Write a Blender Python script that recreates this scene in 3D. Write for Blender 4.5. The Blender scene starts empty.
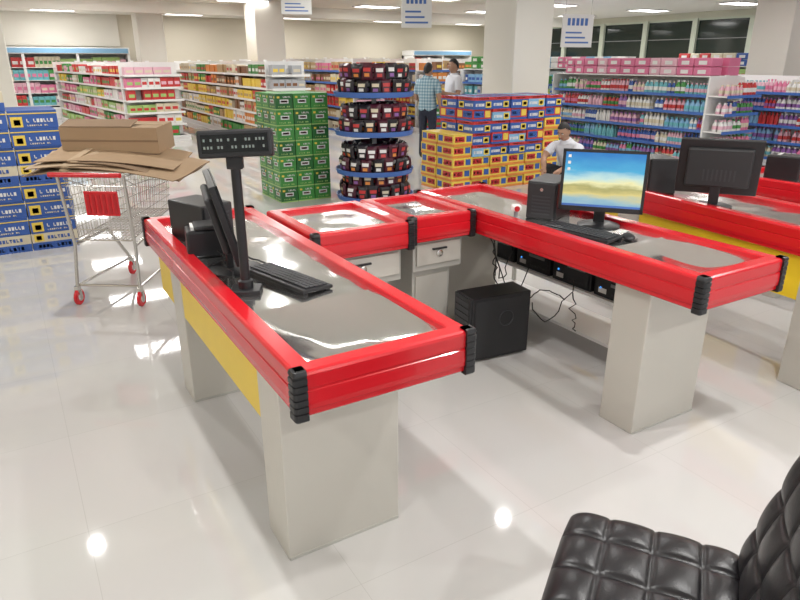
import bpy, bmesh, math, random
from mathutils import Matrix, Vector, Euler
R=random.Random(7)
scene=bpy.context.scene
try:
    scene.view_settings.view_transform='Standard'
    scene.view_settings.look='None'
except Exception: pass

# ---------------------------------------------------------------- materials
def mat(name,col,rough=0.5,metal=0.0,emit=0.0,spec=0.5,noise=0.0,nscale=8.0,bump=0.0,coat=0.0):
    m=bpy.data.materials.new(name); m.use_nodes=True
    nt=m.node_tree; p=nt.nodes['Principled BSDF']
    p.inputs['Base Color'].default_value=(*col,1); p.inputs['Roughness'].default_value=rough
    p.inputs['Metallic'].default_value=metal; p.inputs['Specular IOR Level'].default_value=spec
    p.inputs['Coat Weight'].default_value=coat
    if emit>0:
        p.inputs['Emission Color'].default_value=(*col,1); p.inputs['Emission Strength'].default_value=emit
    if noise>0 or bump>0:
        tc=nt.nodes.new('ShaderNodeTexCoord'); n=nt.nodes.new('ShaderNodeTexNoise')
        n.inputs['Scale'].default_value=nscale; n.inputs['Detail'].default_value=4
        nt.links.new(tc.outputs['Object'],n.inputs['Vector'])
        if noise>0:
            mx=nt.nodes.new('ShaderNodeMix'); mx.data_type='RGBA'
            mx.inputs['A'].default_value=(*[c*(1-noise) for c in col],1)
            mx.inputs['B'].default_value=(*[min(1,c*(1+noise)) for c in col],1)
            nt.links.new(n.outputs['Fac'],mx.inputs['Factor']); nt.links.new(mx.outputs['Result'],p.inputs['Base Color'])
        if bump>0:
            b=nt.nodes.new('ShaderNodeBump'); b.inputs['Strength'].default_value=bump; b.inputs['Distance'].default_value=0.01
            nt.links.new(n.outputs['Fac'],b.inputs['Height']); nt.links.new(b.outputs['Normal'],p.inputs['Normal'])
    return m
def brushed(name,col,rough,metal,wave=0):
    m=mat(name,col,rough,metal); nt=m.node_tree; p=nt.nodes['Principled BSDF']
    tc=nt.nodes.new('ShaderNodeTexCoord'); mp=nt.nodes.new('ShaderNodeMapping'); mp.inputs['Scale'].default_value=(90,90,3)
    n=nt.nodes.new('ShaderNodeTexNoise'); n.inputs['Scale'].default_value=2; n.inputs['Detail'].default_value=3
    nt.links.new(tc.outputs['Object'],mp.inputs['Vector']); nt.links.new(mp.outputs['Vector'],n.inputs['Vector'])
    mr=nt.nodes.new('ShaderNodeMapRange'); mr.inputs['To Min'].default_value=rough*0.8; mr.inputs['To Max'].default_value=rough*1.3
    nt.links.new(n.outputs['Fac'],mr.inputs['Value']); nt.links.new(mr.outputs['Result'],p.inputs['Roughness'])
    if wave:
        n2=nt.nodes.new('ShaderNodeTexNoise'); n2.inputs['Scale'].default_value=3.0; n2.inputs['Detail'].default_value=1
        nt.links.new(tc.outputs['Object'],n2.inputs['Vector'])
        bu=nt.nodes.new('ShaderNodeBump'); bu.inputs['Strength'].default_value=wave; bu.inputs['Distance'].default_value=0.03
        nt.links.new(n2.outputs['Fac'],bu.inputs['Height']); nt.links.new(bu.outputs['Normal'],p.inputs['Normal'])
    return m
M={}
M['red']=mat('red_bumper',(0.58,0.008,0.016),0.24,coat=0.3)
M['redd']=mat('red_inner',(0.42,0.006,0.012),0.35)
M['yellow']=mat('yellow_panel',(0.80,0.56,0.02),0.35,noise=0.05)
M['blk']=mat('black_plastic',(0.012,0.012,0.014),0.38)
M['blk2']=mat('black_matte',(0.02,0.02,0.022),0.55)
M['key']=mat('key_caps',(0.035,0.035,0.04),0.5)
M['steel']=brushed('stainless_top',(0.84,0.84,0.83),0.11,0.97,wave=0.6)
M['ped']=brushed('steel_pedestal',(0.60,0.575,0.52),0.36,0.35)
M['cab']=mat('painted_cabinet',(0.50,0.49,0.45),0.4,0.2)
M['chrome']=mat('chrome_wire',(0.62,0.60,0.57),0.25,0.9)
M['white']=mat('white_enamel',(0.76,0.755,0.74),0.4)
M['sblue']=mat('blue_shelf_edge',(0.06,0.15,0.45),0.4)
M['sred']=mat('price_red',(0.5,0.08,0.06),0.4)
M['leather']=mat('black_leather',(0.011,0.010,0.012),0.34,bump=0.08,nscale=220)
M['card']=mat('cardboard',(0.38,0.26,0.155),0.8,noise=0.15,nscale=3)
M['card2']=mat('cardboard_dark',(0.25,0.165,0.10),0.85,noise=0.15,nscale=3)
M['card3']=mat('cardboard_light',(0.46,0.34,0.22),0.8,noise=0.1,nscale=3)
M['skin']=mat('skin',(0.42,0.24,0.16),0.55)
M['hair']=mat('hair_black',(0.012,0.010,0.010),0.6)
M['eye']=mat('eye_white',(0.7,0.7,0.7),0.3)
M['lip']=mat('lips',(0.32,0.11,0.09),0.5)
M['jean']=mat('dark_jeans',(0.02,0.025,0.045),0.8,noise=0.3,nscale=30)
M['trou']=mat('dark_trousers',(0.025,0.023,0.022),0.8)
M['shoe']=mat('shoes',(0.02,0.018,0.016),0.5)
M['shirtw']=mat('white_shirt',(0.66,0.67,0.72),0.8,bump=0.2,nscale=20)
M['lcd']=mat('display_glass',(0.008,0.010,0.012),0.1)
M['seg']=mat('display_segments',(0.14,0.165,0.15),0.4,emit=0.2)
M['led']=mat('blue_led',(0.05,0.3,0.9),0.4,emit=1.5)
M['cable']=mat('cable',(0.012,0.012,0.012),0.5)
M['rubber']=mat('rubber',(0.05,0.05,0.05),0.7)
M['grey']=mat('grey_plastic',(0.25,0.25,0.26),0.5)
m=mat('checked_shirt',(0.25,0.4,0.5),0.8); nt=m.node_tree
tc=nt.nodes.new('ShaderNodeTexCoord'); w1=nt.nodes.new('ShaderNodeTexWave'); w2=nt.nodes.new('ShaderNodeTexWave')
w1.bands_direction='X'; w2.bands_direction='Z'; w1.inputs['Scale'].default_value=6; w2.inputs['Scale'].default_value=6
mu=nt.nodes.new('ShaderNodeMath'); mu.operation='ADD'
for w,i in((w1,0),(w2,1)):
    nt.links.new(tc.outputs['Object'],w.inputs['Vector']); nt.links.new(w.outputs['Fac'],mu.inputs[i])
rp=nt.nodes.new('ShaderNodeValToRGB'); rp.color_ramp.elements[0].color=(0.14,0.26,0.34,1); rp.color_ramp.elements[1].color=(0.48,0.60,0.66,1)
rp.color_ramp.elements[0].position=0.2
hv=nt.nodes.new('ShaderNodeMath'); hv.operation='MULTIPLY'; hv.inputs[1].default_value=0.5
nt.links.new(mu.outputs[0],hv.inputs[0]); nt.links.new(hv.outputs[0],rp.inputs['Fac']); nt.links.new(rp.outputs['Color'],nt.nodes['Principled BSDF'].inputs['Base Color'])
M['check']=m
PC={'pr_red':(0.52,0.035,0.035),'pr_org':(0.68,0.24,0.05),'pr_yel':(0.78,0.56,0.08),'pr_grn':(0.05,0.25,0.05),'pr_dgrn':(0.02,0.13,0.03),
'pr_blu':(0.035,0.10,0.36),'pr_lblu':(0.22,0.43,0.64),'pr_cyan':(0.14,0.43,0.48),'pr_pink':(0.66,0.18,0.31),'pr_lpink':(0.72,0.42,0.50),'pr_pur':(0.25,0.10,0.33),
'pr_wht':(0.74,0.73,0.71),'pr_crm':(0.64,0.57,0.42),'pr_brn':(0.20,0.09,0.04),'pr_blk':(0.016,0.012,0.016),'pr_mar':(0.07,0.008,0.02),'pr_gry':(0.40,0.41,0.43),'pr_tan':(0.45,0.30,0.15),'pr_lgrn':(0.33,0.50,0.16)}
for k,c in PC.items(): M[k]=mat('product_'+k[3:],c,0.4)
# floor
m=mat('porcelain_tiles',(0.6,0.58,0.55),0.1); nt=m.node_tree; p=nt.nodes['Principled BSDF']
tc=nt.nodes.new('ShaderNodeTexCoord'); br=nt.nodes.new('ShaderNodeTexBrick'); br.offset=0; br.squash=1
br.inputs['Scale'].default_value=1.0; br.inputs['Brick Width'].default_value=0.8; br.inputs['Row Height'].default_value=0.8
br.inputs['Mortar Size'].default_value=0.0014; br.inputs['Mortar Smooth'].default_value=0.3
br.inputs['Color1'].default_value=(0.565,0.553,0.54,1); br.inputs['Color2'].default_value=(0.55,0.54,0.525,1); br.inputs['Mortar'].default_value=(0.47,0.46,0.445,1)
nt.links.new(tc.outputs['Object'],br.inputs['Vector'])
nz=nt.nodes.new('ShaderNodeTexNoise'); nz.inputs['Scale'].default_value=1.3; nz.inputs['Detail'].default_value=5
nt.links.new(tc.outputs['Object'],nz.inputs['Vector'])
mx=nt.nodes.new('ShaderNodeMix'); mx.data_type='RGBA'; mx.blend_type='MULTIPLY'; mx.inputs['Factor'].default_value=0.06
nt.links.new(br.outputs['Color'],mx.inputs['A']); nt.links.new(nz.outputs['Color'],mx.inputs['B']); nt.links.new(mx.outputs['Result'],p.inputs['Base Color'])
mr=nt.nodes.new('ShaderNodeMapRange'); mr.inputs['To Min'].default_value=0.02; mr.inputs['To Max'].default_value=0.06
nt.links.new(nz.outputs['Fac'],mr.inputs['Value']); nt.links.new(mr.outputs['Result'],p.inputs['Roughness'])
p.inputs['Specular IOR Level'].default_value=0.65
M['floor']=m
M['wall']=mat('wall_paint',(0.60,0.55,0.45),0.7,noise=0.03,nscale=1)
M['wallw']=mat('window_wall_paint',(0.50,0.50,0.40),0.7,noise=0.03,nscale=1)
M['ceil']=mat('ceiling_paint',(0.78,0.76,0.70),0.8,noise=0.02,nscale=1)
M['col']=mat('column_paint',(0.72,0.69,0.62),0.6,noise=0.03,nscale=1)
M['winglass']=mat('night_glass',(0.012,0.022,0.018),0.08)
M['lampglow']=mat('lamp_diffuser',(1,0.98,0.95),0.5,emit=6)
M['frame']=mat('window_frame',(0.50,0.54,0.44),0.5)
m=bpy.data.materials.new('desktop_wallpaper'); m.use_nodes=True; nt=m.node_tree; p=nt.nodes['Principled BSDF']
tc=nt.nodes.new('ShaderNodeTexCoord'); sp=nt.nodes.new('ShaderNodeSeparateXYZ'); nt.links.new(tc.outputs['Object'],sp.inputs[0])
nz=nt.nodes.new('ShaderNodeTexNoise'); nz.inputs['Scale'].default_value=9; nz.inputs['Detail'].default_value=5
mp=nt.nodes.new('ShaderNodeMapping'); mp.inputs['Scale'].default_value=(0.6,1,2); nt.links.new(tc.outputs['Object'],mp.inputs[0]); nt.links.new(mp.outputs[0],nz.inputs['Vector'])
mr=nt.nodes.new('ShaderNodeMapRange'); mr.inputs['From Min'].default_value=0.09; mr.inputs['From Max'].default_value=0.40
nt.links.new(sp.outputs['Z'],mr.inputs['Value'])
ad=nt.nodes.new('ShaderNodeMath'); ad.operation='MULTIPLY_ADD'; ad.inputs[1].default_value=0.30; nt.links.new(nz.outputs['Fac'],ad.inputs[0])
sb=nt.nodes.new('ShaderNodeMath'); sb.operation='SUBTRACT'; sb.inputs[1].default_value=0.15; nt.links.new(mr.outputs['Result'],sb.inputs[0]); nt.links.new(sb.outputs[0],ad.inputs[2])
rp=nt.nodes.new('ShaderNodeValToRGB'); cr=rp.color_ramp
cr.elements[0].position=0.0; cr.elements[0].color=(0.10,0.34,0.62,1); cr.elements[1].position=1.0; cr.elements[1].color=(0.02,0.20,0.58,1)
for pos,c in((0.16,(0.35,0.55,0.62)),(0.28,(0.78,0.66,0.25)),(0.38,(0.45,0.42,0.16)),(0.45,(0.92,0.88,0.48)),(0.54,(0.60,0.82,0.78)),(0.68,(0.08,0.45,0.74))):
    e=cr.elements.new(pos); e.color=(*c,1)
nt.links.new(ad.outputs[0],rp.inputs['Fac']); nt.links.new(rp.outputs['Color'],p.inputs['Emission Color'])
p.inputs['Emission Strength'].default_value=0.95; p.inputs['Base Color'].default_value=(0.01,0.01,0.01,1); p.inputs['Roughness'].default_value=0.25
M['screen']=m

# ---------------------------------------------------------------- builder
class B:
    def __init__(s,name): s.name=name; s.v=[]; s.f=[]; s.mi=[]; s.sm=[]; s.mats=[]; s.M=Matrix.Identity(4)
    def add(s,vs,fs,m,smooth=False):
        if m not in s.mats: s.mats.append(m)
        k=s.mats.index(m); o=len(s.v)
        for v in vs:
            w=s.M@Vector(v); s.v.append((w.x,w.y,w.z))
        for f in fs: s.f.append([i+o for i in f]); s.mi.append(k); s.sm.append(smooth)
    def box(s,x0,x1,y0,y1,z0,z1,m,bev=0,T=None):
        old=s.M
        if T is not None: s.M=s.M@T
        if bev>0:
            bm=bmesh.new(); bmesh.ops.create_cube(bm,size=1)
            for v in bm.verts: v.co=Vector(((x0+x1)/2+v.co.x*(x1-x0),(y0+y1)/2+v.co.y*(y1-y0),(z0+z1)/2+v.co.z*(z1-z0)))
            bmesh.ops.bevel(bm,geom=bm.edges[:],offset=bev,segments=2,affect='EDGES',profile=0.5)
            bm.verts.index_update()
            s.add([v.co[:] for v in bm.verts],[[v.index for v in f.verts] for f in bm.faces],m,False); bm.free()
        else:
            vs=[(x,y,z) for z in(z0,z1) for y in(y0,y1) for x in(x0,x1)]
            s.add(vs,[(0,2,3,1),(4,5,7,6),(0,1,5,4),(2,6,7,3),(0,4,6,2),(1,3,7,5)],m)
        s.M=old
    def tube(s,pts,r,m,n=8,caps=True):
        pts=[Vector(p) for p in pts]; rs=r if isinstance(r,(list,tuple)) else [r]*len(pts)
        vs=[];fs=[]; t0=(pts[1]-pts[0]).normalized()
        a=Vector((0,0,1)) if abs(t0.z)<0.9 else Vector((1,0,0)); nrm=t0.cross(a).normalized()
        for i,p in enumerate(pts):
            if i==0: t=t0
            elif i==len(pts)-1: t=(pts[-1]-pts[-2]).normalized()
            else:
                t=((pts[i]-pts[i-1]).normalized()+(pts[i+1]-pts[i]).normalized())
                t=t.normalized() if t.length>1e-6 else t0
            nrm=(nrm-t*nrm.dot(t)).normalized(); bi=t.cross(nrm)
            for k in range(n):
                an=2*math.pi*k/n; vs.append(p+(nrm*math.cos(an)+bi*math.sin(an))*rs[i])
        for i in range(len(pts)-1):
            for k in range(n):
                a_=i*n+k; b_=i*n+(k+1)%n; fs.append((a_,b_,b_+n,a_+n))
        s.add(vs,fs,m,n>4)
        if caps:
            s.add(vs[:n],[tuple(range(n))[::-1]],m); s.add(vs[-n:],[tuple(range(n))],m)
    def lathe(s,prof,c,m,n=24,axis=None,smooth=True,caps=True):
        vs=[];fs=[]; Q=axis if axis is not None else Matrix.Identity(3)
        for r,z in prof:
            for k in range(n):
                a=2*math.pi*k/n; vs.append(Vector(c)+Q@Vector((r*math.cos(a),r*math.sin(a),z)))
        for i in range(len(prof)-1):
            for k in range(n): a=i*n+k; b=i*n+(k+1)%n; fs.append((a,b,b+n,a+n))
        s.add(vs,fs,m,smooth)
        if caps:
            s.add(vs[:n],[tuple(range(n))[::-1]],m); s.add(vs[-n:],[tuple(range(n))],m)
    def sphere(s,c,r,m,nu=16,nv=10,sc=(1,1,1)):
        vs=[];fs=[]
        for i in range(nv+1):
            t=math.pi*i/nv
            for k in range(nu):
                a=2*math.pi*k/nu; vs.append((c[0]+r*sc[0]*math.sin(t)*math.cos(a),c[1]+r*sc[1]*math.sin(t)*math.sin(a),c[2]+r*sc[2]*math.cos(t)))
        for i in range(nv):
            for k in range(nu): a=i*nu+k; b=i*nu+(k+1)%nu; fs.append((a,a+nu,b+nu,b))
        s.add(vs,fs,m,True)
    def surf(s,fn,nu,nv,m,smooth=True):
        vs=[fn(i/nu,j/nv) for j in range(nv+1) for i in range(nu+1)]
        fs=[(j*(nu+1)+i,j*(nu+1)+i+1,(j+1)*(nu+1)+i+1,(j+1)*(nu+1)+i) for j in range(nv) for i in range(nu)]
        s.add(vs,fs,m,smooth)
    def sweep(s,path,prof,m,closed=False,smooth=True):
        n=len(prof); vs=[(px+nx*o,py+ny*o,z) for px,py,nx,ny in path for o,z in prof]; fs=[]
        L=len(path)
        for i in range(L if closed else L-1):
            j=(i+1)%L
            for k in range(n-1): fs.append((i*n+k,j*n+k,j*n+k+1,i*n+k+1))
            fs.append((i*n+n-1,j*n+n-1,j*n,i*n))
        s.add(vs,fs,m,smooth)
        if not closed:
            s.add(vs[:n],[tuple(range(n))[::-1]],m); s.add(vs[-n:],[tuple(range(n))],m)
    def obj(s,loc=(0,0,0),rz=0,name=None,fix=True,sharp=0.6):
        me=bpy.data.meshes.new(name or s.name); me.from_pydata(s.v,[],s.f)
        for k in s.mats: me.materials.append(M[k])
        me.polygons.foreach_set('material_index',s.mi); me.polygons.foreach_set('use_smooth',s.sm); me.update()
        if fix:
            bm=bmesh.new(); bm.from_mesh(me); bmesh.ops.recalc_face_normals(bm,faces=bm.faces[:]); bm.to_mesh(me); bm.free()
        if sharp:
            try: me.set_sharp_from_angle(angle=sharp)
            except Exception: pass
            me.polygons.foreach_set('use_smooth',s.sm)
        o=bpy.data.objects.new(name or s.name,me); scene.collection.objects.link(o); o.location=loc; o.rotation_euler=(0,0,rz)
        return o
def RZ(a): return Matrix.Rotation(a,4,'Z')
def TR(x,y,z): return Matrix.Translation((x,y,z))

# ---------------------------------------------------------------- room
XL,XR,YF,YB,ZC=-4.0,19.6,-6.0,25.0,3.2
b=B('floor'); b.box(XL-.2,XR+.2,YF,YB+.2,-.1,0,'floor'); b.obj()
b=B('ceiling'); b.box(XL-.2,XR+.2,YF,YB+.2,ZC,ZC+.15,'ceil'); b.obj()
b=B('wall_back'); b.box(XL-.2,XR+.2,YB,YB+.2,0,ZC,'wall'); b.obj()
b=B('wall_left'); b.box(XL-.2,XL,YF,YB,0,ZC,'wall'); b.obj()
b=B('wall_right')
wy0,wy1=10.4,22.0
b.box(XR,XR+.2,YF,wy0,0,ZC,'wallw'); b.box(XR,XR+.2,wy1,YB,0,ZC,'wallw'); b.box(XR,XR+.2,wy0,wy1,0,1.3,'wallw'); b.box(XR,XR+.2,wy0,wy1,3.02,ZC,'wallw'); b.obj()
n=6; st=(wy1-wy0)/n
for i in range(n):
    y0=wy0+i*st; b=B('window_%d'%(i+1))
    b.box(XR+.10,XR+.12,y0+.05,y0+st-.05,1.35,2.97,'winglass')
    b.box(XR+.0,XR+.2,y0,y0+.09,1.3,3.02,'frame'); b.box(XR+.0,XR+.2,y0+st-.09,y0+st,1.3,3.02,'frame')
    b.box(XR+.05,XR+.15,y0+.09,y0+st-.09,1.3,1.36,'frame'); b.box(XR+.05,XR+.15,y0+.09,y0+st-.09,2.96,3.02,'frame')
    b.box(XR+.08,XR+.14,y0+.09,y0+st-.09,2.4,2.42,'grey'); b.obj()
b=B('baseboard_back'); b.box(XL,XR,YB-.02,YB,0,.12,'cab'); b.obj()
b=B('baseboard_right'); b.box(XR-.02,XR,YF,YB-.02,0,.12,'cab'); b.obj()
def column(x,y,s=.8):
    b=B('column'); h=s/2
    b.box(x-h,x+h,y-h,y+h,0,ZC,'col',bev=.02); b.box(x-h-.012,x+h+.012,y-h-.012,y+h+.012,0,.15,'cab'); b.obj()
column(7.6,8.85,.80); column(13.8,8.0); column(6.4,17.6,.8); column(-.1,14.4,.8); column(4.5,23.0,.8)
b=B('trim_1'); b.box(XL,XR,18.9,19.3,ZC-.28,ZC,'ceil'); b.obj()
b=B('wall_bulkhead'); b.box(-3.4,3.9,24.92,YB,2.2,ZC,'col'); b.obj()

# ---------------------------------------------------------------- lights
def area(x,y,sx,sy,w,shape='RECTANGLE',z=ZC-.035):
    l=bpy.data.lights.new('troffer_light',  'AREA'); l.shape=shape; l.size=sx
    if shape=='RECTANGLE': l.size_y=sy
    l.energy=w; l.color=(1.0,0.99,0.97); o=bpy.data.objects.new('ceiling_lamp_light',l); o.location=(x,y,z); scene.collection.objects.link(o); return o
for x in(-2,1.9,5.8,9.7,13.6,17.5):
    for y in(11.4,14.4,17.4,20.4,23.4):
        b=B('ceiling_troffer_light'); b.box(-.63,.63,-.33,.33,-.03,0,'white'); b.box(-.58,.58,-.28,.28,-.032,-.03,'lampglow')
        o=b.obj((x,y,ZC)); a=area(x,y,1.15,.55,37); a.parent=o; a.location=(0,0,-.04)
dl=[(.05,6.45),(4.1,4.53),(8.2,3.4),(12.0,3.0),(3.2,8.9),(-2.6,4),(7.4,6.2),(11.2,7.2),(15.5,6.8),(.6,2.2),(2.6,1.0),(5.2,1.4),(-1.6,.5),(1.4,-1.4),(4.0,-1.5),(9,-.5),(-2,-3.5),(3,-4)]
for x,y in dl:
    b=B('ceiling_downlight'); b.lathe([(.0,-.02),(.055,-.02),(.06,-.035),(.09,-.03),(.10,0)],(0,0,0),'white',20)
    o=b.obj((x,y,ZC)); a=area(x,y,.11,.11,42,'DISK'); a.parent=o; a.location=(0,0,-.045)
w=bpy.data.worlds.new('world'); scene.world=w; w.use_nodes=True
w.node_tree.nodes['Background'].inputs['Color'].default_value=(0.9,0.94,1,1); w.node_tree.nodes['Background'].inputs['Strength'].default_value=0.9

# ---------------------------------------------------------------- counters
PROF=[(-.036,.866),(-.036,.902),(-.032,.907),(.020,.908),(.028,.903),(.032,.895),(.032,.852),(.029,.849),(.029,.844),(.033,.841),(.035,.800),(.033,.782),(.028,.778),(.028,.762),(.022,.756),(-.036,.755)]
INS=.034
def arc(cx,cy,a0,a1,n=6): return [(cx,cy,math.cos(a0+(a1-a0)*i/n),math.sin(a0+(a1-a0)*i/n)) for i in range(n+1)]
def rim(b,x0,x1,y0,y1,corners=(1,1,1,1)):
    h=math.pi/2; ins=INS
    x0+=ins;x1-=ins;y0+=ins;y1-=ins
    path=[]
    for cx,cy,a in((x1,y0,-h/2),(x1,y1,h/2),(x0,y1,3*h/2),(x0,y0,5*h/2)):
        path.append((cx,cy,math.cos(a)*math.sqrt(2),math.sin(a)*math.sqrt(2)))
    b.sweep(path,PROF,'red',True,smooth=False)
    C=[(x0,y0,2*h,3*h),(x1,y0,-h,0),(x1,y1,0,h),(x0,y1,h,2*h)]
    for i,(cx,cy,a0,a1) in enumerate(C):
        if not corners[i]: continue
        t0=(math.sin(a0),-math.cos(a0)); t1=(-math.sin(a1),math.cos(a1)); e=.03
        rad=.014; k=.042-rad
        am=(a0+a1)/2; qx,qy=cx+math.cos(am)*k*math.sqrt(2),cy+math.sin(am)*k*math.sqrt(2)
        zz=[(-.03,.748),(rad-.004,.748),(rad,.753)]
        z=.758
        while z<.885:
            zz+=[(rad,z),(rad,z+.016),(rad-.004,z+.018),(rad-.004,z+.021)]; z+=.023
        zz+=[(rad,.902),(rad-.004,.912),(rad-.010,.914),(-.03,.914)]
        path2=[(qx+t0[0]*e,qy+t0[1]*e,math.cos(a0),math.sin(a0))]+arc(qx,qy,a0,a1,6)+[(qx+t1[0]*e,qy+t1[1]*e,math.cos(a1),math.sin(a1))]
        b.sweep(path2,zz,'blk')
def pedestal(b,x0,x1,y0,y1):
    b.box(x0,x1,y0,y1,0.0,.765,'ped',bev=.006)
    b.box(x0+.004,x1-.004,y0-.004,y1+.004,0,.012,'cab')
def tray(b,x0,x1,y0,y1,yd):
    """stainless top with a shallow pressed scoop at the bagging end"""
    z=.882
    def sc(u,v):
        x=x0+(x1-x0)*u; y=y0+(yd-y0)*v
        px=min(1,4.6*u*(1-u)); py=math.sin(math.pi*v)**.7 if 0<v<1 else 0
        d=.075*px*py*(0.6+.4*u)
        return (x,y,z-d)
    b.surf(sc,24,24,'steel')
    b.add([(x0,yd,z),(x1,yd,z),(x1,y1,z),(x0,y1,z)],[(0,1,2,3)],'steel')
    b.box(x0,x1,y0,y1,.765,.785,'cab')
def counter(name,x0,y0,L,W,rot=0,corners=(1,1,1,1),dev=.60,yside=0,px=.05,back=(.62,.41)):
    b=B(name); rim(b,0,W,0,L,corners); i=.07
    tray(b,i,W-i,i,L-i,dev)
    r0,r1=L-back[0],L-back[1]
    pedestal(b,px,px+.475,.28,.49); pedestal(b,px,px+.475,r0,r1)
    if yside==0:
        b.box(px+.005,px+.025,.49,r0,.50,.765,'yellow'); b.box(px+.005,px+.025,r1,L-.1,.50,.765,'yellow')
        b.box(W-.10,W-.08,.49,r0,.66,.765,'cab')
    else:
        b.box(W-.08,W-.06,.49,r0,.62,.765,'yellow')
        b.box(.08,.10,.49,r0,.73,.765,'cab')
    return b.obj((x0,y0,0),rot)
counter('checkout_counter',.585,1.56,2.28,.645,px=.04)
counter('checkout_counter',2.36,1.49,2.25,.60,yside=1,back=(.30,.12))
counter('checkout_counter',3.50,1.25,2.35,.60,math.radians(-7))
counter('checkout_counter',4.90,.9,2.25,.60)
def cash_table(name,x0,x1,y0,y1,corners):
    b=B(name); rim(b,x0,x1,y0,y1,corners); i=.07
    b.box(x0+i,x1-i,y0+i,y1-i,.80,.885,'steel'); b.box(x0+.02,x1-.02,y0+.05,y1-.03,.745,.765,'cab')
    cx0,cx1=x0+.05,x1-.05
    b.box(cx0,cx1,y0+.06,y1-.06,.56,.76,'cab',bev=.004)
    b.box(cx0+.02,cx1-.02,y0+.045,y0+.06,.60,.73,'ped',bev=.003)
    c=((cx0+cx1)/2)
    b.lathe([(.001,0),(.022,0),(.022,.01),(.014,.014),(.001,.014)],(c,y0+.045,.665),'chrome',16,axis=Matrix.Rotation(math.pi/2,3,'X'))
    b.box(c-.05,c+.05,y0+.032,y0+.045,.69,.70,'blk')
    b.box(cx0+.02,cx1-.06,y0+.10,y1-.08,.0,.56,'cab',bev=.005)
    b.box(cx0+.04,cx1-.08,y0+.09,y0+.10,.05,.52,'ped')
    b.obj()
cash_table('cash_drawer_table',1.26,1.87,2.96,3.66,(1,1,0,0))
cash_table('cash_drawer_table',1.89,2.345,3.02,3.66,(1,1,0,0))
SZ=.40
b=B('equipment_shelf')
b.box(2.92,3.28,2.22,3.70,SZ-.02,SZ,'white')
for x in(2.93,3.25):
    for y in(2.24,3.66): b.box(x,x+.025,y,y+.025,0,SZ-.02,'cab')
b.box(2.93,3.27,2.23,3.69,.10,.12,'white')
b.obj()
for (x,y,h) in((2.94,2.24,.14),(2.94,2.60,.19),(2.94,2.96,.16),(2.94,3.32,.19)):
    b=B('desktop_computer'); b.box(0,.30,0,.335,0,h,'blk',bev=.008); b.box(-.006,0,.02,.315,.015,h-.015,'blk2',bev=.002)
    b.box(-.009,-.006,.05,.20,h*.6,h*.6+.02,'grey'); b.box(-.010,-.006,.27,.28,h*.4,h*.4+.01,'led')
    for i in range(6): b.box(-.009,-.006,.05+.025*i,.065+.025*i,.03,.04,'key')
    b.box(-.009,-.006,.23,.29,.03,.06,'pr_wht')
    b.obj((x,y,SZ))

# ---------------------------------------------------------------- devices
def monitor(loc,rz,scr,w=.45,h=.32,tilt=8,foot=True):
    b=B('computer_monitor'); 
    b.lathe([(.001,0),(.115,0),(.118,.006),(.10,.012),(.03,.018),(.001,.018)],(0,.04,0),'blk',28)
    b.box(-.03,.03,.045,.075,.012,.16,'blk',bev=.006)
    T=TR(0,.03,.08)@Matrix.Rotation(math.radians(-tilt),4,'X'); b.M=T
    b.box(-w/2,w/2,-.012,.018,0,h,'blk',bev=.006)
    b.box(-w/2+.05,w/2-.05,.018,.05,.05,h-.05,'blk2',bev=.012)
    b.box(-w/2,w/2,-.017,-.012,0,.026,'blk');b.box(-w/2,w/2,-.017,-.012,h-.016,h,'blk')
    b.box(-w/2,-w/2+.016,-.017,-.012,0,h,'blk');b.box(w/2-.016,w/2,-.017,-.012,0,h,'blk')
    b.M=Matrix.Identity(4)
    z0,z1=.026,h-.016
    vs=[T@Vector(v) for v in((-w/2+.016,-.0135,z0),(w/2-.016,-.0135,z0),(w/2-.016,-.0135,z1),(-w/2+.016,-.0135,z1))]
    b.add(vs,[(0,1,2,3)],scr)
    if scr=='screen':
        b.M=T; b.box(-w/2+.016,w/2-.016,-.0142,-.0136,z0,z0+.012,'sblue')
        for i in range(3): b.box(-w/2+.03,-w/2+.045,-.0142,-.0136,z1-.03-.035*i,z1-.015-.035*i,'pr_wht')
    b.M=Matrix.Identity(4)
    for i in range(8): b.M=T; b.box(-.10+.025*i,-.09+.025*i,.05,.052,.09,.16,'key')
    b.M=Matrix.Identity(4)
    return b.obj(loc,rz)
def keyboard(loc,rz,w=.43,d=.15):
    b=B('keyboard'); T=Matrix.Rotation(math.radians(3),4,'X'); b.M=TR(0,0,.005)@T
    b.box(-w/2,w/2,-d/2,d/2,0,.016,'blk',bev=.005)
    for r in range(5):
        for c in range(18):
            if r==0 and 4<=c<=9: continue
            x=-w/2+.014+c*.0224; y=-d/2+.02+r*.022
            b.box(x,x+.0187,y,y+.018,.016,.022,'key')
    b.box(-w/2+.014+4*.0224,-w/2+.014+10*.0224-.004,-d/2+.02,-d/2+.038,.016,.022,'key')
    b.M=Matrix.Identity(4); b.box(-w/2+.01,w/2-.01,d/2-.03,d/2-.01,-.003,.012,'blk')
    b.box(-w/2+.01,w/2-.01,-d/2+.01,-d/2+.03,-.003,.006,'blk')
    return b.obj(loc,rz)
ZT=.882
monitor((.81,2.70,ZT),math.radians(78),'lcd',.47,.34,tilt=14)
keyboard((.905,2.43,ZT+.003),math.radians(104),w=.43)
b=B('receipt_printer'); b.box(-.075,.075,-.10,.10,0,.13,'blk',bev=.012); b.box(-.07,.07,-.09,.06,.13,.15,'blk2',bev=.008)
b.box(-.05,.05,.062,.075,.128,.145,'pr_wht'); b.box(.072,.078,-.06,-.04,.05,.06,'led'); b.obj((.74,3.01,ZT),math.radians(80))
b=B('desktop_computer'); b.box(-.09,.09,-.15,.15,0,.20,'blk',bev=.008); b.box(-.08,.08,-.158,-.15,.01,.19,'blk2',bev=.003)
for i in range(7): b.box(-.06,.06,-.161,-.158,.03+.02*i,.038+.02*i,'key')
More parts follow.
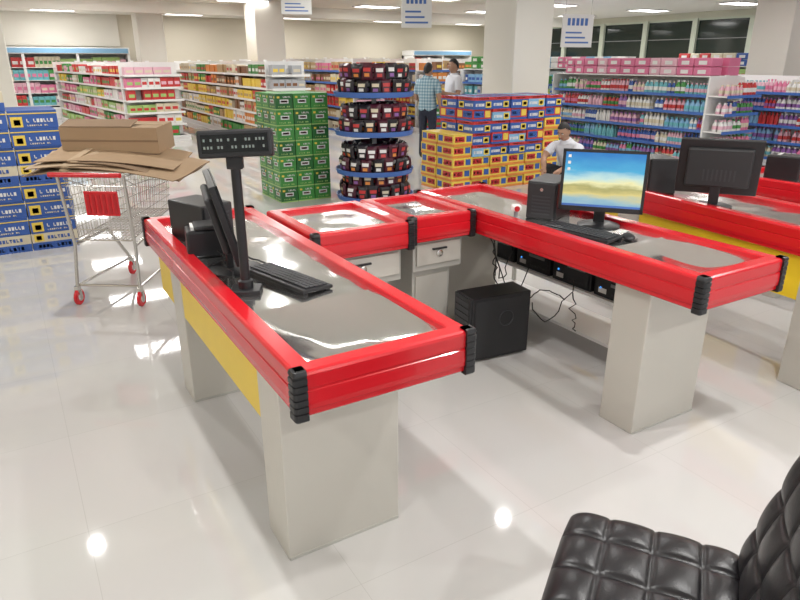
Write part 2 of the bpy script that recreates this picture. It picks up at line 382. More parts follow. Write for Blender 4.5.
b.obj((.79,3.31,ZT),math.radians(20))
b=B('customer_pole_display')
b.box(-.06,.06,-.05,.05,0,.02,'blk',bev=.005)
b.tube([(0,0,.02),(0,0,.52)],.019,'blk',16); b.lathe([(.019,.0),(.03,.0),(.03,.03),(.019,.035)],(0,0,.02),'blk',16)
b.box(-.03,.03,-.02,.02,.49,.54,'blk',bev=.004)
T=TR(.01,0,.58)@Matrix.Rotation(math.radians(-8),4,'X')@Matrix.Rotation(math.radians(-2),4,'Y'); b.M=T
b.box(-.135,.135,-.035,.03,-.048,.052,'blk',bev=.008); b.box(-.12,.12,-.038,-.035,-.03,.035,'lcd')
for r in range(2):
    for c in range(18):
        if R.random()<.2: continue
        b.box(-.112+c*.0125,-.105+c*.0125,-.0388,-.038,.010-.026*r,.020-.026*r,'seg')
b.M=Matrix.Identity(4); b.obj((.716,2.385,ZT),math.radians(-26))
monitor((2.74,2.42,ZT),math.radians(-50),'screen',.45,.335,tilt=6)
keyboard((2.535,2.35,ZT+.003),math.radians(-82))
b=B('computer_mouse'); b.sphere((0,0,.012),1,'blk',16,10,(.03,.052,.018)); b.tube([(0,.05,.01),(.02,.10,.004),(.05,.14,.004)],.002,'cable',6); b.obj((2.66,2.14,ZT+.006),math.radians(-30))
b=B('desktop_computer'); b.box(-.09,.09,-.15,.15,0,.22,'blk',bev=.008); b.box(-.08,.08,-.158,-.15,.01,.21,'blk2',bev=.003)
for i in range(6): b.box(-.055,.055,-.161,-.158,.03+.02*i,.038+.02*i,'key')
b.lathe([(.001,0),(.01,0),(.01,.004),(.001,.004)],(0,-.158,.175),'chrome',12,axis=Matrix.Rotation(math.pi/2,3,'X'))
b.obj((2.72,2.79,ZT),math.radians(-62))
monitor((3.82,2.46,ZT),math.radians(125),'lcd',.47,.34,tilt=6)
b=B('desktop_computer'); b.box(-.10,.10,-.14,.14,0,.24,'blk',bev=.008); b.box(-.09,.09,-.148,-.14,.01,.23,'blk2'); b.obj((3.90,2.98,ZT),math.radians(-30))
b=B('receipt_printer'); b.box(-.10,.10,-.12,.12,0,.19,'blk',bev=.012); b.box(-.05,.05,.04,.06,.19,.195,'pr_wht'); b.obj((5.13,2.75,ZT),.3)
b=B('barcode_scanner'); b.lathe([(.001,0),(.035,0),(.035,.008),(.012,.014),(.012,.05)],(0,0,0),'grey',16)
b.box(-.028,.028,-.03,.03,.05,.085,'white',bev=.01); b.lathe([(.001,0),(.016,0),(.016,.006),(.001,.006)],(0,-.03,.067),'redd',14,axis=Matrix.Rotation(math.pi/2,3,'X')); b.obj((2.47,2.80,.883),math.radians(-30))

b=B('pc_tower'); b.box(-.21,.21,-.10,.10,.012,.42,'blk',bev=.008)
b.box(-.19,.19,-.104,-.10,.03,.40,'blk2',bev=.002)
b.box(-.222,-.21,-.095,.095,.02,.415,'blk2',bev=.003)
for i in range(4): b.box(-.225,-.222,-.08,.08,.24+.04*i,.27+.04*i,'key')
for sx in(-.17,.17):
    for sy in(-.06,.06): b.lathe([(.001,0),(.014,0),(.014,.012),(.001,.012)],(sx,sy,0),'rubber',12)
b.lathe([(.05,0),(.054,.004),(.05,.008),(.045,.004)],(.03,-.104,.27),'key',24,axis=Matrix.Rotation(math.pi/2,3,'X'),caps=False)
b.obj((2.42,2.90,0),math.radians(-6))
b=B('cable_bundle')
def cab(*p): b.tube(p,.004,'cable',6)
def curve(p0,p1,sag,n=10,wob=.02):
    return [(p0[0]+(p1[0]-p0[0])*t+R.uniform(-wob,wob)*(0<t<1),p0[1]+(p1[1]-p0[1])*t+R.uniform(-wob,wob)*(0<t<1),max(.008,p0[2]+(p1[2]-p0[2])*t-sag*math.sin(math.pi*t))) for t in [i/n for i in range(n+1)]]
cab(*curve((2.45,2.95,.74),(2.6,3.08,.30),.08)); cab(*curve((2.5,3.1,.74),(2.75,2.95,.05),.02)); cab(*curve((2.7,2.85,.30),(2.90,2.7,.46),.2)); cab(*curve((2.6,3.08,.3),(2.90,3.1,.48),.15))
cab(*curve((2.70,2.95,.26),(2.83,2.7,.34),-.08)); cab(*curve((2.95,2.75,.35),(2.85,2.6,.16),.04))
cab(*curve((2.48,3.0,.74),(2.55,3.05,.45),.0)); cab(*curve((2.52,3.05,.74),(2.90,3.3,.5),.25))
b.obj()
b=B('cable_bundle')
for q in(.0,.03,.06): cab(*curve((.76,2.93-q,ZT+.03),(.80,2.80+q,ZT+.008),.015,8,.012))
cab(*curve((.74,2.80,ZT+.02),(.71,2.46,ZT+.008),.0,8,.015)); cab(*curve((.90,2.66,ZT+.012),(.87,2.9,ZT+.008),.0,8,.01))
b.obj()

# ---------------------------------------------------------------- chair
def cushion(b,w,d,t,nx,ny,T,mat_='leather'):
    old=b.M; b.M=b.M@T; N=64
    def prof(u,v,sgn):
        x=(u-.5)*2;y=(v-.5)*2
        e=(1-abs(x)**7)*(1-abs(y)**7); e=max(e,0)**.4
        px=abs(math.sin(math.pi*nx*u))**.38; py=abs(math.sin(math.pi*ny*v))**.38
        q=.70+.30*px*py
        rr=1-.05*(abs(x*y)**4)
        return (x*w/2*rr,y*d/2*rr,sgn*t/2*e*q)
    b.surf(lambda u,v:prof(u,v,1),N,N,mat_); b.surf(lambda u,v:prof(u,1-v,-1),N,N,mat_)
    b.M=old
b=B('quilted_swivel_chair')
cushion(b,.54,.49,.14,4,4,TR(0,-.01,.465))
cushion(b,.50,.54,.11,4,4,TR(0,.29,.745)@Matrix.Rotation(math.radians(76),4,'X'))
b.box(-.12,.12,-.12,.12,.38,.405,'blk2'); b.tube([(0,0,.10),(0,0,.39)],.025,'chrome',16); b.tube([(0,0,.09),(0,0,.25)],.04,'blk',16)
b.box(-.04,.04,.05,.25,.375,.39,'chrome')
b.tube([(0,.20,.383),(0,.33,.40),(0,.36,.47),(0,.375,.65)],.018,'chrome',10)
for k in range(5):
    a=2*math.pi*k/5+.3; c,s_=math.cos(a),math.sin(a)
    b.tube([(0,0,.11),(c*.15,s_*.15,.105),(c*.29,s_*.29,.075)],[.03,.024,.016],'chrome',10)
    b.tube([(c*.29,s_*.29,.078),(c*.29,s_*.29,.05)],.008,'chrome',8)
    b.tube([(c*.29-s_*.02,s_*.29+c*.02,.03),(c*.29+s_*.02,s_*.29-c*.02,.03)],.03,'blk',14)
b.obj((1.175,.735,0),math.radians(-145.5),sharp=0)

# ---------------------------------------------------------------- shopping trolley
b=B('shopping_trolley')
HW=.245
def P(u,v,w):
    hw=(HW-.05*v)*(.86+.14*w); z0=.50+.06*v; z1=.98-.06*v
    return (u*hw, v*(.82+.06*w)+.02, z0+(z1-z0)*w)
def ring(w,r): b.tube([P(-1,0,w),P(-1,1,w),P(1,1,w),P(1,0,w),P(-1,0,w)],r,'chrome',8)
ring(1,.007); ring(0,.006)
for i in range(1,6): ring(i/6,.0028)
for i in range(1,22):
    v=i/22
    for u in(-1,1): b.tube([P(u,v,0),P(u,v,1)],.0024,'chrome',5)
    b.tube([P(-1,v,0),P(1,v,0)],.0024,'chrome',5)
for i in range(1,12):
    u=-1+2*i/12
    b.tube([P(u,1,0),P(u,1,1)],.0024,'chrome',5); b.tube([P(u,0,0),P(u,0,1)],.0024,'chrome',5); b.tube([P(u,0,0),P(u,1,0)],.0024,'chrome',5)
for u in(-1,1):
    x=u*HW
    b.tube([P(u,0,1),(x,-.05,.99),(x,-.09,1.0)],.009,'chrome',8)
    b.tube([(x,-.02,.98),(x*.95,.02,.55),(x*.95,.03,.46),(x,-.02,.13)],.013,'chrome',10)
    b.tube([(x*.95,.03,.46),(x*.8,.45,.48),(x*.76,.74,.14)],.013,'chrome',10)
    b.tube([(x,-.02,.15),(x*.76,.74,.15)],.011,'chrome',8)
    for (wx,wy) in((x,-.02),(x*.76,.74)):
        b.box(wx-.016,wx+.016,wy-.02,wy+.02,.10,.15,'chrome'); b.box(wx-.02,wx-.016,wy-.018,wy+.018,.04,.11,'chrome'); b.box(wx+.016,wx+.02,wy-.018,wy+.018,.04,.11,'chrome')
        Q=Matrix.Rotation(math.pi/2,3,'Y')
        b.lathe([(.03,-.013),(.055,-.013),(.062,-.008),(.062,.008),(.055,.013),(.03,.013)],(wx,wy,.062),'red',20,axis=Q)
        b.lathe([(.001,-.0145),(.03,-.0145),(.03,.0145),(.001,.0145)],(wx,wy,.062),'white',16,axis=Q)
b.tube([(-.26,-.09,1.0),(.26,-.09,1.0)],.018,'red',12)
b.tube([(-.235,.0,.15),(.235,.0,.15)],.010,'chrome',8)
b.box(-.08,.17,-.006,.010,.69,.87,'red',bev=.004)
for i in range(6): b.box(-.06+.04*i,-.04+.04*i,-.010,-.006,.71,.85,'redd')
b.tube([(-.23,.03,.95),(-.20,.25,.86),(.20,.25,.86),(.23,.03,.95)],.005,'chrome',8)
b.obj((.475,5.07,0),math.radians(-35))
b=B('flattened_cardboard_boxes')
sheets=[(.0,.03,1.010,1.16,.58,2,4,1,'card'),(-.05,.05,1.021,1.14,.56,7,6,2,'card2'),(.03,.02,1.033,1.16,.60,-5,5,3,'card'),(-.08,.06,1.047,1.06,.54,10,7,2.5,'card3'),(.02,.06,1.060,1.0,.54,-4,6,4,'card2'),(-.04,.08,1.074,1.04,.48,5,8,3,'card')]
for dx,dy,z,w_,d_,rz,rx,ry,mm in sheets:
    b.M=TR(dx,dy,z)@RZ(math.radians(rz))@Matrix.Rotation(math.radians(ry),4,'Y')@Matrix.Rotation(math.radians(rx),4,'X')
    bend=R.uniform(.03,.07); ph=R.uniform(0,3)
    def sh(u,v,o=0): x=(u-.5)*w_; return (x,(v-.5)*d_,bend*(-(abs(x)/(w_/2))**2)+o+.008*math.sin(6*v+ph))
    b.surf(lambda u,v:sh(u,v,0),12,6,mm,False); b.surf(lambda u,v:sh(u,v,.006),12,6,mm,False)
    for e0 in(0,1): b.surf(lambda u,v:sh(e0,u,.006*v),6,1,'card2',False); b.surf(lambda u,v:sh(u,e0,.006*v),12,1,'card2',False)
    b.box(-w_*.25,-w_*.25+.05,-d_/2,d_/2,-.008,.005,'card3')
b.M=TR(-.13,.17,1.065)@RZ(math.radians(2))@Matrix.Rotation(math.radians(4),4,'X')
b.box(-.38,.40,0,.32,0,.20,'card',bev=.004); b.box(-.38,.40,.145,.175,.195,.203,'card3'); b.box(-.38,.40,-.003,.0,.09,.105,'card2')
b.M=b.M@TR(0,0,.202)@Matrix.Rotation(math.radians(12),4,'X'); b.box(-.37,.20,-.0,.16,0,.005,'card2')
b.M=Matrix.Identity(4)
b.obj((.69,5.36,0),math.radians(-36))

# ---------------------------------------------------------------- carton stacks
def carton(b,x,y,z,sx,sy,sz,base,deco):
    g=.003; b.box(x+g,x+sx-g,y+g,y+sy-g,z,z+sz-.002,base)
    for (u0,u1,w0,w1,m_) in deco:
        e=.0025
        b.box(x+g+u0*(sx-2*g),x+g+u1*(sx-2*g),y+g-e,y+g,z+w0*sz,z+w1*sz,m_)
        b.box(x+g-e,x+g,y+g+u0*(sy-2*g),y+g+u1*(sy-2*g),z+w0*sz,z+w1*sz,m_)
def words(u0,u1,w0,w1,n,m_,rr=R):
    out=[];d=(u1-u0)/n
    for i in range(n):
        if rr.random()<.12: continue
        t=rr.random()
        if t<.4: out.append((u0+i*d,u0+i*d+d*.72,w0,w1,m_))
        elif t<.7: out+= [(u0+i*d,u0+i*d+d*.28,w0,w1,m_),(u0+i*d,u0+i*d+d*.72,w0,w0+(w1-w0)*.3,m_)]
        else: out+=[(u0+i*d+d*.22,u0+i*d+d*.5,w0,w1,m_),(u0+i*d,u0+i*d+d*.72,w1-(w1-w0)*.3,w1,m_)]
    return out
dA=[(0,1,0,.45,'pr_blu'),(.05,.26,.52,.94,'pr_yel'),(.10,.21,.60,.86,'pr_org')]+words(.12,.85,.12,.32,9,'pr_wht')+words(.34,.92,.62,.82,8,'pr_blu')
dB=[(.04,.28,.10,.66,'pr_yel'),(.10,.23,.2,.5,'pr_red'),(.0,1,.80,.86,'pr_yel')]+words(.36,.92,.34,.54,8,'pr_wht')+words(.36,.80,.14,.22,10,'pr_crm')
b=B('juice_carton_stack')
for r in range(9):
    for c in range(4):
        for d in range(2):
            if r==8 and (c>2): continue
            o=.006*((r*7+c*3)%3-1)
            k=(r*2+c*3+(r//3))%3==0
            carton(b,-1.2+.415*c+o,7.05+.32*d+o,.165*r,.41,.31,.165,'pr_crm' if k else 'pr_blu',dA if k else dB)
b.obj()
dG=[(.25,.75,.40,.64,'pr_wht'),(.32,.68,.46,.58,'pr_red'),(0,1,0,.07,'pr_lgrn'),(.1,.24,.72,.84,'pr_yel')]+words(.45,.9,.74,.84,5,'pr_wht')+words(.15,.85,.16,.24,7,'pr_lgrn')
b=B('green_drink_pack_stack')
for r in range(7):
    for c in range(3):
        for d in range(3): 
            carton(b,2.95+.24*c,7.92+.25*d,.195*r,.235,.245,.195,'pr_grn' if (r+c+d)%3 else 'pr_dgrn',dG)
b.obj()
dD1=[(0,1,.74,1,'pr_red'),(.62,.92,.12,.62,'pr_yel'),(.68,.86,.24,.5,'pr_red')]+words(.08,.56,.24,.48,6,'pr_wht')+words(.2,.8,.82,.92,8,'pr_yel')
dD2=[(0,1,.0,.20,'pr_org'),(.08,.58,.35,.82,'pr_red'),(.68,.95,.35,.85,'pr_blu')]+words(.12,.56,.46,.70,5,'pr_wht')
dD3=[(0,1,.0,.18,'pr_blu'),(.06,.60,.30,.86,'pr_blu'),(.66,.94,.3,.86,'pr_yel')]+words(.10,.56,.46,.70,6,'pr_wht')
b=B('detergent_carton_stack')
H=[5,8,8,8,8,8]
for c in range(6):
    for r in range(H[c]):
        for d in range(2):
            low=(r<3 and c<5) or (c<1) or (c==5 and r<6); alt=(r*3+c*2)%4==0
            carton(b,5.24+.33*c,7.30+.41*d+(.02 if (r+c)%2 else 0),.16*r,.325,.39,.16,'pr_yel' if low else ('pr_red' if alt else ('pr_blu' if (r+2*c)%5 else 'pr_lblu')),dD2 if low else (dD3 if alt else dD1))
b.obj()
def bottle(b,x,y,z,h,r,c1,lab,cap,n=8):
    b.lathe([(r*.9,0),(r,.02*h),(r,.62*h),(r*.42,.82*h),(r*.35,.9*h)],(x,y,z),c1,n,caps=False)
    b.lathe([(r*1.03,.22*h),(r*1.03,.52*h)],(x,y,z),lab,n,caps=False)
    b.lathe([(r*.42,.88*h),(r*.42,h)],(x,y,z),cap,n)
def rack(x,y,levels,R0):
    b=B('round_display_rack_of_snack_packs'); b.tube([(0,0,0),(0,0,levels[-1]+.1)],.03,'white',12)
    b.lathe([(.001,0),(R0*.8,0),(R0*.8,.05),(.001,.06)],(0,0,0),'sblue',32)
    RR=random.Random(3)
    for i,z in enumerate(levels):
        b.lathe([(.001,z-.03),(R0,z-.03),(R0+.02,z-.025),(R0+.04,z+.035),(R0+.03,z+.035),(R0+.01,z),(.001,z)],(0,0,0),'sblue',36)
        for lay in range(2):
            for rr,nn in((R0-.045-.03*lay,18),(R0-.165-.02*lay,13),(R0-.30,7)):
                for k in range(nn):
                    a=2*math.pi*(k+.37*i+.5*lay+RR.uniform(-.12,.12))/nn; w_=.075; hh=.185*RR.uniform(.92,1.08); zz=z+.004+lay*.165
                    base=RR.choice(['pr_blk','pr_mar','pr_blk','pr_mar','pr_blk'])
                    b.M=TR(rr*math.cos(a),rr*math.sin(a),zz)@RZ(a+math.pi/2+RR.uniform(-.2,.2))@Matrix.Rotation(RR.uniform(-.10,.06),4,'X')
                    def pk(u,v,s,o=0):
                        x_=(u-.5)*2; z_=v
                        pin=max(0,1-abs(2*v-1)**4)**.5
                        return (x_*w_*(1-.12*math.sin(math.pi*v)),s*(.034*pin*max(0,1-x_**4)**.5+o)+.012*math.sin(3*v+k),z_*hh)
                    b.surf(lambda u,v:pk(u,v,-1),6,7,base); b.surf(lambda u,v:pk(1-u,v,1),6,7,base)
                    l1=RR.choice(['pr_wht','pr_red','pr_red','pr_crm'])
                    b.surf(lambda u,v:pk(.18+.64*u,.52+.22*v,-1,.0025),4,2,l1); b.surf(lambda u,v:pk(.28+.44*u,.22+.20*v,-1,.0025),4,2,RR.choice(['pr_red','pr_org','pr_pur','pr_wht']))
                    b.M=Matrix.Identity(4)
    b.obj((x,y,0))
rack(4.06,7.40,[.09,.42,.90,1.36],.47)
# ---------------------------------------------------------------- gondolas
PAL={'mix1':['pr_red','pr_pink','pr_wht','pr_yel','pr_lpink','pr_red','pr_lgrn','pr_grn','pr_lpink','pr_crm'],
'mix2':['pr_yel','pr_org','pr_crm','pr_brn','pr_wht','pr_tan','pr_grn','pr_red','pr_yel'],
'mix3':['pr_yel','pr_crm','pr_red','pr_tan','pr_pink','pr_crm','pr_gry','pr_brn'],
'cos':['pr_wht','pr_lblu','pr_lpink','pr_wht','pr_cyan','pr_pink','pr_crm','pr_pur','pr_blu','pr_lpink','pr_grn','pr_red'],
'grn':['pr_grn','pr_lgrn','pr_wht','pr_yel'],'blu':['pr_lblu','pr_blu','pr_wht','pr_cyan','pr_gry']}
def fill(b,along,a0,a1,face,into,z,h,pal,style,st):
    a=a0
    while a<a1-st:
        m_=R.choice(PAL[pal]); m2=R.choice(PAL[pal]); run=R.randint(2,6); hh=h*R.uniform(.66,.94); ww=st*R.uniform(.6,1.1)
        for _ in range(run):
            if a+ww>a1: break
            if R.random()<.04: a+=ww; continue
            f=face+into*R.uniform(.01,.05); g=f+into*.20
            if style=='bottle':
                c=f+into*.045; x,y=(c,a+ww/2) if along=='y' else (a+ww/2,c)
                bottle(b,x,y,z,hh,ww*.46,m_,m2,m2,7)
                c+=into*.10; x,y=(c,a+ww/2) if along=='y' else (a+ww/2,c)
                bottle(b,x,y,z,hh,ww*.46,m_,m2,m2,6)
            else:
                lo,hi=min(f,g),max(f,g); ft=f-into*.002
                l2,h2=min(f,ft),max(f,ft)
                if along=='y':
                    b.box(lo,hi,a+.004,a+ww-.004,z,z+hh,m_); b.box(l2,h2,a+.15*ww,a+.85*ww,z+hh*.3,z+hh*.62,m2)
                else:
                    b.box(a+.004,a+ww-.004,lo,hi,z,z+hh,m_); b.box(a+.15*ww,a+.85*ww,l2,h2,z+hh*.3,z+hh*.62,m2)
            a+=ww
def gondola(x0,x1,y0,y1,h,n,pal,style='box',st=.16,edge='white',endpal=None,top=None,endcap=True,rot=0):
    ox,oy=x0,y0; x1-=x0;y1-=y0;x0=0;y0=0
    b=B('gondola_shelving_unit'); cx=(x0+x1)/2
    ye=y0+(.42 if endcap else 0)
    b.box(x0,x1,y0,y1,0,.12,'white'); b.box(cx-.03,cx+.03,ye,y1,.12,h,'white')
    if endcap: b.box(x0+.04,x1-.04,ye-.03,ye,.12,h,'white')
    L=y1-ye; k=max(1,round(L/1.2))
    for i in range(k+1):
        yy=ye+L*i/k; b.box(cx-.04,cx+.04,yy-.02,yy+.02,.12,h+.03,'white')
        b.box(cx-.30,cx+.30,yy-.008,yy+.008,.12,h-.06,'white')
    b.box(x0+.01,x1-.01,y1-.02,y1,.12,h,'white')
    zs=[.12+ (h-.12)*i/n for i in range(n)]; dz=(h-.12)/n
    for i,z in enumerate(zs):
        ins=.0 if i==0 else .06
        for s_ in(-1,1):
            xe=x0+ins if s_<0 else x1-ins
            lo,hi=(xe,cx-.03) if s_<0 else (cx+.03,xe)
            b.box(lo,hi,ye+.01,y1-.02,z-.02,z,'white')
            b.box(min(xe,xe+s_*.012),max(xe,xe+s_*.012),ye+.01,y1-.02,z-.035,z+.012,edge)
            fill(b,'y',ye+.03,y1-.04,xe,-s_,z,dz-.03,pal,style,st)
        if endcap:
            b.box(x0+.05,x1-.05,y0+ins,ye-.03,z-.02,z,'white'); b.box(x0+.05,x1-.05,y0+ins-.012,y0+ins,z-.035,z+.012,edge)
            fill(b,'x',x0+.07,x1-.07,y0+ins,1,z,dz-.03,endpal or pal,style,st)
    if top:
        a=ye+.05
        b.box(x0+.1,x1-.1,ye,y1,h,h+.02,'white')
        while a<y1-.3:
            w_=R.uniform(.2,.34); m_=R.choice(top)
            for lay in range(2):
                b.box(x0+.12,x0+.42,a,a+w_-.01,h+.02+lay*.14,h+.155+lay*.14,m_,bev=.02); b.box(x1-.42,x1-.12,a,a+w_-.01,h+.02+lay*.14,h+.155+lay*.14,m_)
                b.box(x0+.117,x0+.12,a+w_*.25,a+w_*.7,h+.05+lay*.14,h+.11+lay*.14,'pr_wht')
            a+=w_
    return b.obj((ox,oy,0),rot)
gondola(2.4,3.75,15.6,23.2,1.72,6,'mix1','box',.2,endpal='mix1',rot=math.radians(6))
gondola(4.85,5.8,13.2,21.6,1.74,6,'mix2','box',.2,edge='white',endpal='mix3')
gondola(7.2,8.1,13.8,22.5,1.80,6,'mix3','box',.2,edge='sblue',endpal='mix1')
gondola(9.2,10.1,14.2,22.8,1.8,6,'mix3','box',.2,edge='sblue',endpal='mix2')
gondola(11.2,12.1,14.0,22.5,1.8,6,'mix2','box',.2,endpal='grn')
gondola(9.75,10.75,6.3,10.2,1.50,5,'cos','bottle',.095,edge='sblue',top=['pr_pink','pr_pink','pr_lpink','pr_red','pr_pink'])
gondola(9.75,10.65,10.9,13.4,1.55,5,'blu','box',.15,edge='sblue',endpal='grn',top=['pr_grn','pr_wht','pr_lgrn'])
gondola(11.7,12.6,3.4,7.9,1.50,5,'cos','bottle',.095,edge='sblue')
gondola(14.4,15.3,4.6,11.0,1.62,5,'mix1','box',.17,edge='sblue',top=['pr_red','pr_blu','pr_crm'])
gondola(12.9,13.8,11.0,16.5,1.55,5,'blu','box',.17,edge='sblue',top=['pr_pink','pr_lblu','pr_wht'])
gondola(-2.6,-1.65,12,20,1.6,5,'mix1','box',.2)
def fridge(x,y,W,pals,fascia):
    b=B('refrigerated_display_case')
    b.box(0,W,0,.9,0,.35,'white',bev=.02); b.box(0,W,.75,.9,.35,1.95,'white'); b.box(0,W,0,.9,1.95,2.15,'white',bev=.02)
    k=round(W/1.5)
    for i in range(k+1): xx=i*(W-.08)/k; b.box(xx,xx+.08,.02,.9,.35,1.95,'white')
    b.box(0.05,W-.05,-.01,0,1.98,2.12,fascia)
    for i in range(4):
        z=.42+.38*i; b.box(.08,W-.08,.12,.75,z-.02,z,'white'); fill(b,'x',.1,W-.1,.12,1,z,.33,pals[i%2],'box',.2)
    b.obj((x,y,0))
fridge(-2.2,23.9,6.2,('cos','mix1'),'pr_lblu'); fridge(15,23.9,3.0,('mix2','mix1'),'pr_lblu')
def sign(x,y,z0,z1,w,rz=0):
    b=B('hanging_aisle_sign'); b.box(-w/2,w/2,-.012,.012,z0,z1,'white',bev=.004); h=z1-z0
    for s_ in(-1,1):
        for i in range(5): b.box(-w*.34+i*w*.14,-w*.34+i*w*.14+w*.09,s_*.013-.002,s_*.013+.002,z1-h*.34,z1-h*.12,'sblue')
        for i in range(3):
            b.box(-w*.38,w*(.38-.12*i),s_*.013-.002,s_*.013+.002,z0+h*(.12+.15*i),z0+h*(.17+.15*i),'sblue')
    for x_ in(-w/2+.05,w/2-.05): b.tube([(x_,0,z1-.01),(x_,0,ZC)],.004,'chrome',6)
    b.obj((x,y,0),rz)
sign(8.85,8.75,1.97,2.5,.60,math.radians(-15)); sign(6.4,10.1,2.28,2.85,.52,math.radians(-25)); sign(5.44,13.06,2.62,3.05,.6,math.radians(-20)); sign(10.9,12.6,2.3,2.8,.6)

# ---------------------------------------------------------------- people
def person(name,loc,rz,J,shirt,pants,head,turn=0,nod=0,scale=1.0,longsleeve=False):
    E=[('pelvis','waist'),('waist','chest'),('chest','nb'),('nb','neck'),('pelvis','hipL'),('pelvis','hipR')]
    for s_ in'LR': E+=[('chest','sh'+s_),('sh'+s_,'el'+s_),('el'+s_,'wr'+s_),('hip'+s_,'kn'+s_),('kn'+s_,'an'+s_),('an'+s_,'to'+s_)]
    names=list(J); idx={n_:i for i,n_ in enumerate(names)}
    me=bpy.data.meshes.new('sk'); me.from_pydata([J[n_][:3] for n_ in names],[(idx[a],idx[c]) for a,c in E],[]); me.update()
    o=bpy.data.objects.new('sk',me); scene.collection.objects.link(o)
    o.modifiers.new('s','SKIN'); o.modifiers['s'].use_smooth_shade=True
    if not me.skin_vertices:
        bpy.context.view_layer.objects.active=o; bpy.ops.mesh.customdata_skin_add()
    for i,n_ in enumerate(names):
        sv=me.skin_vertices[0].data[i]; r=J[n_][3]; sv.radius=(r,r) if not isinstance(r,tuple) else r; sv.use_root=(n_=='pelvis')
    sb=o.modifiers.new('ss','SUBSURF'); sb.levels=2; sb.render_levels=2
    dg=bpy.context.evaluated_depsgraph_get(); ev=o.evaluated_get(dg); m2=bpy.data.meshes.new_from_object(ev)
    V=[v.co.copy() for v in m2.vertices]; Nn=[v.normal.copy() for v in m2.vertices]; F=[list(p_.vertices) for p_ in m2.polygons]
    bpy.data.objects.remove(o)
    jv={n_:Vector(J[n_][:3]) for n_ in names}
    def region(c):
        best=None
        for a,d in E:
            A,D=jv[a],jv[d]; t=max(0,min(1,(c-A).dot(D-A)/max(1e-9,(D-A).length_squared))); q=(A+(D-A)*t-c).length
            ra=J[a][3]; q-=ra*.6
            if best is None or q<best[0]: best=(q,a,d,t)
        _,a,d,t=best
        if d=='neck': return 'skin' if t>.35 else shirt
        if a[:2]=='sh': return shirt if (t<.72 or longsleeve) else 'skin'
        if a[:2]=='el': return shirt if (longsleeve and t<.9) else 'skin'
        if a[:2]=='an' : return 'shoe'
        if a[:2]=='kn': return pants if t<.93 else 'shoe'
        if a[:3]=='hip' : return pants
        if d[:3]=='hip': return pants if c.z<jv['pelvis'].z-.03 else shirt
        return shirt
    fr=[region(sum((V[i] for i in f),Vector())/len(f)) for f in F]
    push={}
    for f,r in zip(F,fr):
        for i in f:
            if r==shirt: push[i]=max(push.get(i,0),.014)
            elif r==pants: push[i]=max(push.get(i,0),.005)
    V=[v+Nn[i]*push.get(i,0) for i,v in enumerate(V)]
    b=B(name)
    for key in sorted(set(fr)):
        b.add(V,[f for f,r in zip(F,fr) if r==key],key,True)
    hc=Vector(head); HM=TR(*hc)@RZ(turn)@Matrix.Rotation(nod,4,'X'); b.M=HM
    nu,nv=28,20; vs=[]
    for i in range(nv+1):
        t=math.pi*i/nv
        for k in range(nu):
            a=2*math.pi*k/nu; x=math.sin(t)*math.cos(a); y=math.sin(t)*math.sin(a); z=math.cos(t)
            jaw=1-.28*max(0,-z)**1.3
            fx=.074*x*jaw; fy=.092*y*(1-.12*max(0,-z)*(y>0)); fz=.115*z
            if y<-.3: fy+=-.008*max(0,1-abs(z+.75)*3)+ .006*max(0,1-abs(z-.08)*5)
            vs.append((fx,fy,fz))
    sk=[];hr=[]
    for i in range(nv):
        for k in range(nu):
            a=i*nu+k; c_=i*nu+(k+1)%nu; f=(a,a+nu,c_+nu,c_); cz=sum(vs[j][2] for j in f)/4; cy=sum(vs[j][1] for j in f)/4
            lim=.062 if cy<-.03 else (.062-(cy+.03)*1.35)
            (hr if cz>max(lim,-.07) else sk).append(f)
    b.add(vs,sk+hr,'skin',True)
    hv=[(x*1.09,y*1.08+.002,z*1.08+.002) for x,y,z in vs]; b.add(hv,hr,'hair',True)
    b.sphere((0,-.098,-.012),1,'skin',10,8,(.012,.018,.022)); b.sphere((0,-.104,-.022),1,'skin',10,6,(.016,.012,.009))
    for s_ in(-1,1):
        b.sphere((s_*.03,-.083,.010),1,'eye',10,6,(.013,.006,.007)); b.sphere((s_*.03,-.089,.010),1,'hair',8,6,(.005,.002,.005))
        b.box(s_*.03-.015,s_*.03+.015,-.094,-.086,.024,.029,'hair'); b.sphere((s_*.076,.008,-.005),1,'skin',10,8,(.009,.018,.030))
    b.sphere((0,-.086,-.052),1,'lip',12,6,(.024,.008,.007))
    b.M=Matrix.Identity(4)
    b.tube([tuple(jv['nb']),tuple(jv['neck']),tuple(hc+Vector((0,.02,-.04)))],[.055,.052,.05],'skin',12)
    c0=jv['nb']; c1=jv['neck']
    b.tube([tuple(c0*.75+c1*.25),tuple(c0*.25+c1*.75)],[.082,.062],shirt,16,caps=False)
    for s_ in'LR':
        W=jv['wr'+s_]; D=(W-jv['el'+s_]).normalized(); side=1 if s_=='R' else -1
        ref=Vector((0,-1,0)) if abs(D.y)<.8 else Vector((0,0,1))
        Sd=(ref-D*ref.dot(D)).normalized(); Nm=D.cross(Sd)*side
        b.tube([tuple(W-D*.03),tuple(W+D*.01),tuple(W+D*.05),tuple(W+D*.09)],[.030,.030,.034,.028],'skin',12)
        for k,(off,ln) in enumerate(((.030,.068),(.011,.078),(-.009,.072),(-.028,.056))):
            p0=W+D*.075+Sd*off; p1=p0+D*ln*.45+Nm*-.004; p2=p1+D*ln*.3-Nm*.012; p3=p2+D*ln*.2-Nm*.018
            b.tube([tuple(q) for q in(p0,p1,p2,p3)],[.0095,.009,.008,.006],'skin',8)
        p0=W+D*.03+Sd*.028; p1=p0+D*.025+Sd*.022; p2=p1+D*.03+Sd*.006-Nm*.006
        b.tube([tuple(q) for q in(p0,p1,p2)],[.012,.010,.007],'skin',8)
    ob=b.obj(loc,rz,fix=True,sharp=0); ob.scale=(scale,)*3; return ob
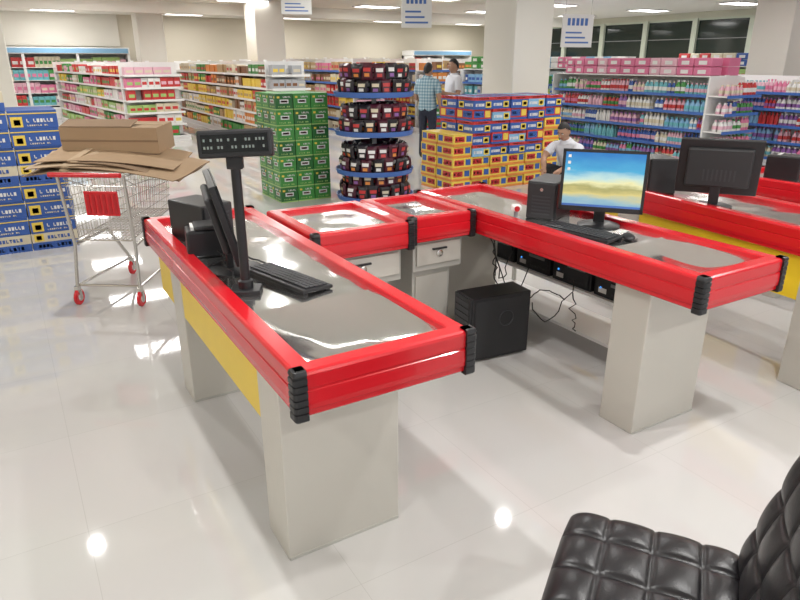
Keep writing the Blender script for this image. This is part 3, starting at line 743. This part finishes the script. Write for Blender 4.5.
def standing(el,wr,erl,wrr,stance=.1):
    J={'pelvis':(0,0,.93,.13),'waist':(0,.0,1.07,.125),'chest':(0,.01,1.26,.145),'nb':(0,.015,1.40,.075),'neck':(0,.005,1.47,.052)}
    for s_,x,e,w_ in (('L',-1,el,wr),('R',1,erl,wrr)):
        J['sh'+s_]=(x*.175,.01,1.355,.062); J['el'+s_]=(*e,.043); J['wr'+s_]=(*w_,.029)
        J['hip'+s_]=(x*.09,0,.84,.093); J['kn'+s_]=(x*stance,-.01,.47,.062); J['an'+s_]=(x*stance*1.05,.03,.09,.042); J['to'+s_]=(x*stance*1.25,-.13,.038,.038)
    return J
J1=standing((-.24,.03,1.10),(-.22,-.10,.86),(.25,.0,1.09),(.17,-.20,1.0))
J1['anL']=(-.11,.10,.09,.042); J1['toL']=(-.13,-.05,.038,.038)
person('standing_man_checked_shirt',(6.72,10.20,0),math.radians(120),J1,'check','jean',(0,-.005,1.565),nod=math.radians(8),scale=1.02)
J2=standing((-.25,.05,1.09),(-.26,-.02,.84),(.24,-.02,1.09),(.16,-.22,1.12))
person('standing_man_white_shirt',(7.28,10.20,0),math.radians(-100),J2,'shirtw','trou',(0,-.005,1.565),nod=math.radians(5),scale=1.06,longsleeve=False)
J3={'pelvis':(0,.10,.30,.13),'waist':(0,.06,.43,.12),'chest':(0,-.05,.60,.14),'nb':(0,-.12,.72,.075),'neck':(0,-.15,.775,.052)}
for s_,x in(('L',-1),('R',1)):
    J3['sh'+s_]=(x*.175,-.09,.68,.062); J3['el'+s_]=(x*.23,-.27,.52,.043); J3['wr'+s_]=(x*.12,-.42,.40,.029)
    J3['hip'+s_]=(x*.10,.06,.27,.09); J3['kn'+s_]=(x*.17,-.33,.42,.062); J3['an'+s_]=(x*.15,-.08,.09,.042); J3['to'+s_]=(x*.17,-.24,.04,.038)
person('crouching_man_white_shirt',(6.50,6.36,0),math.radians(-75),J3,'shirtw','trou',(0,-.20,.86),nod=math.radians(25),scale=1.02)

# ---------------------------------------------------------------- camera
cam=bpy.data.cameras.new('camera'); cam.lens=28.8; cam.sensor_width=36; cam.clip_end=100
co=bpy.data.objects.new('camera',cam); scene.collection.objects.link(co)
co.location=(0,0,1.75); co.rotation_euler=(math.radians(90-20.5),0,math.radians(-31)); scene.camera=co
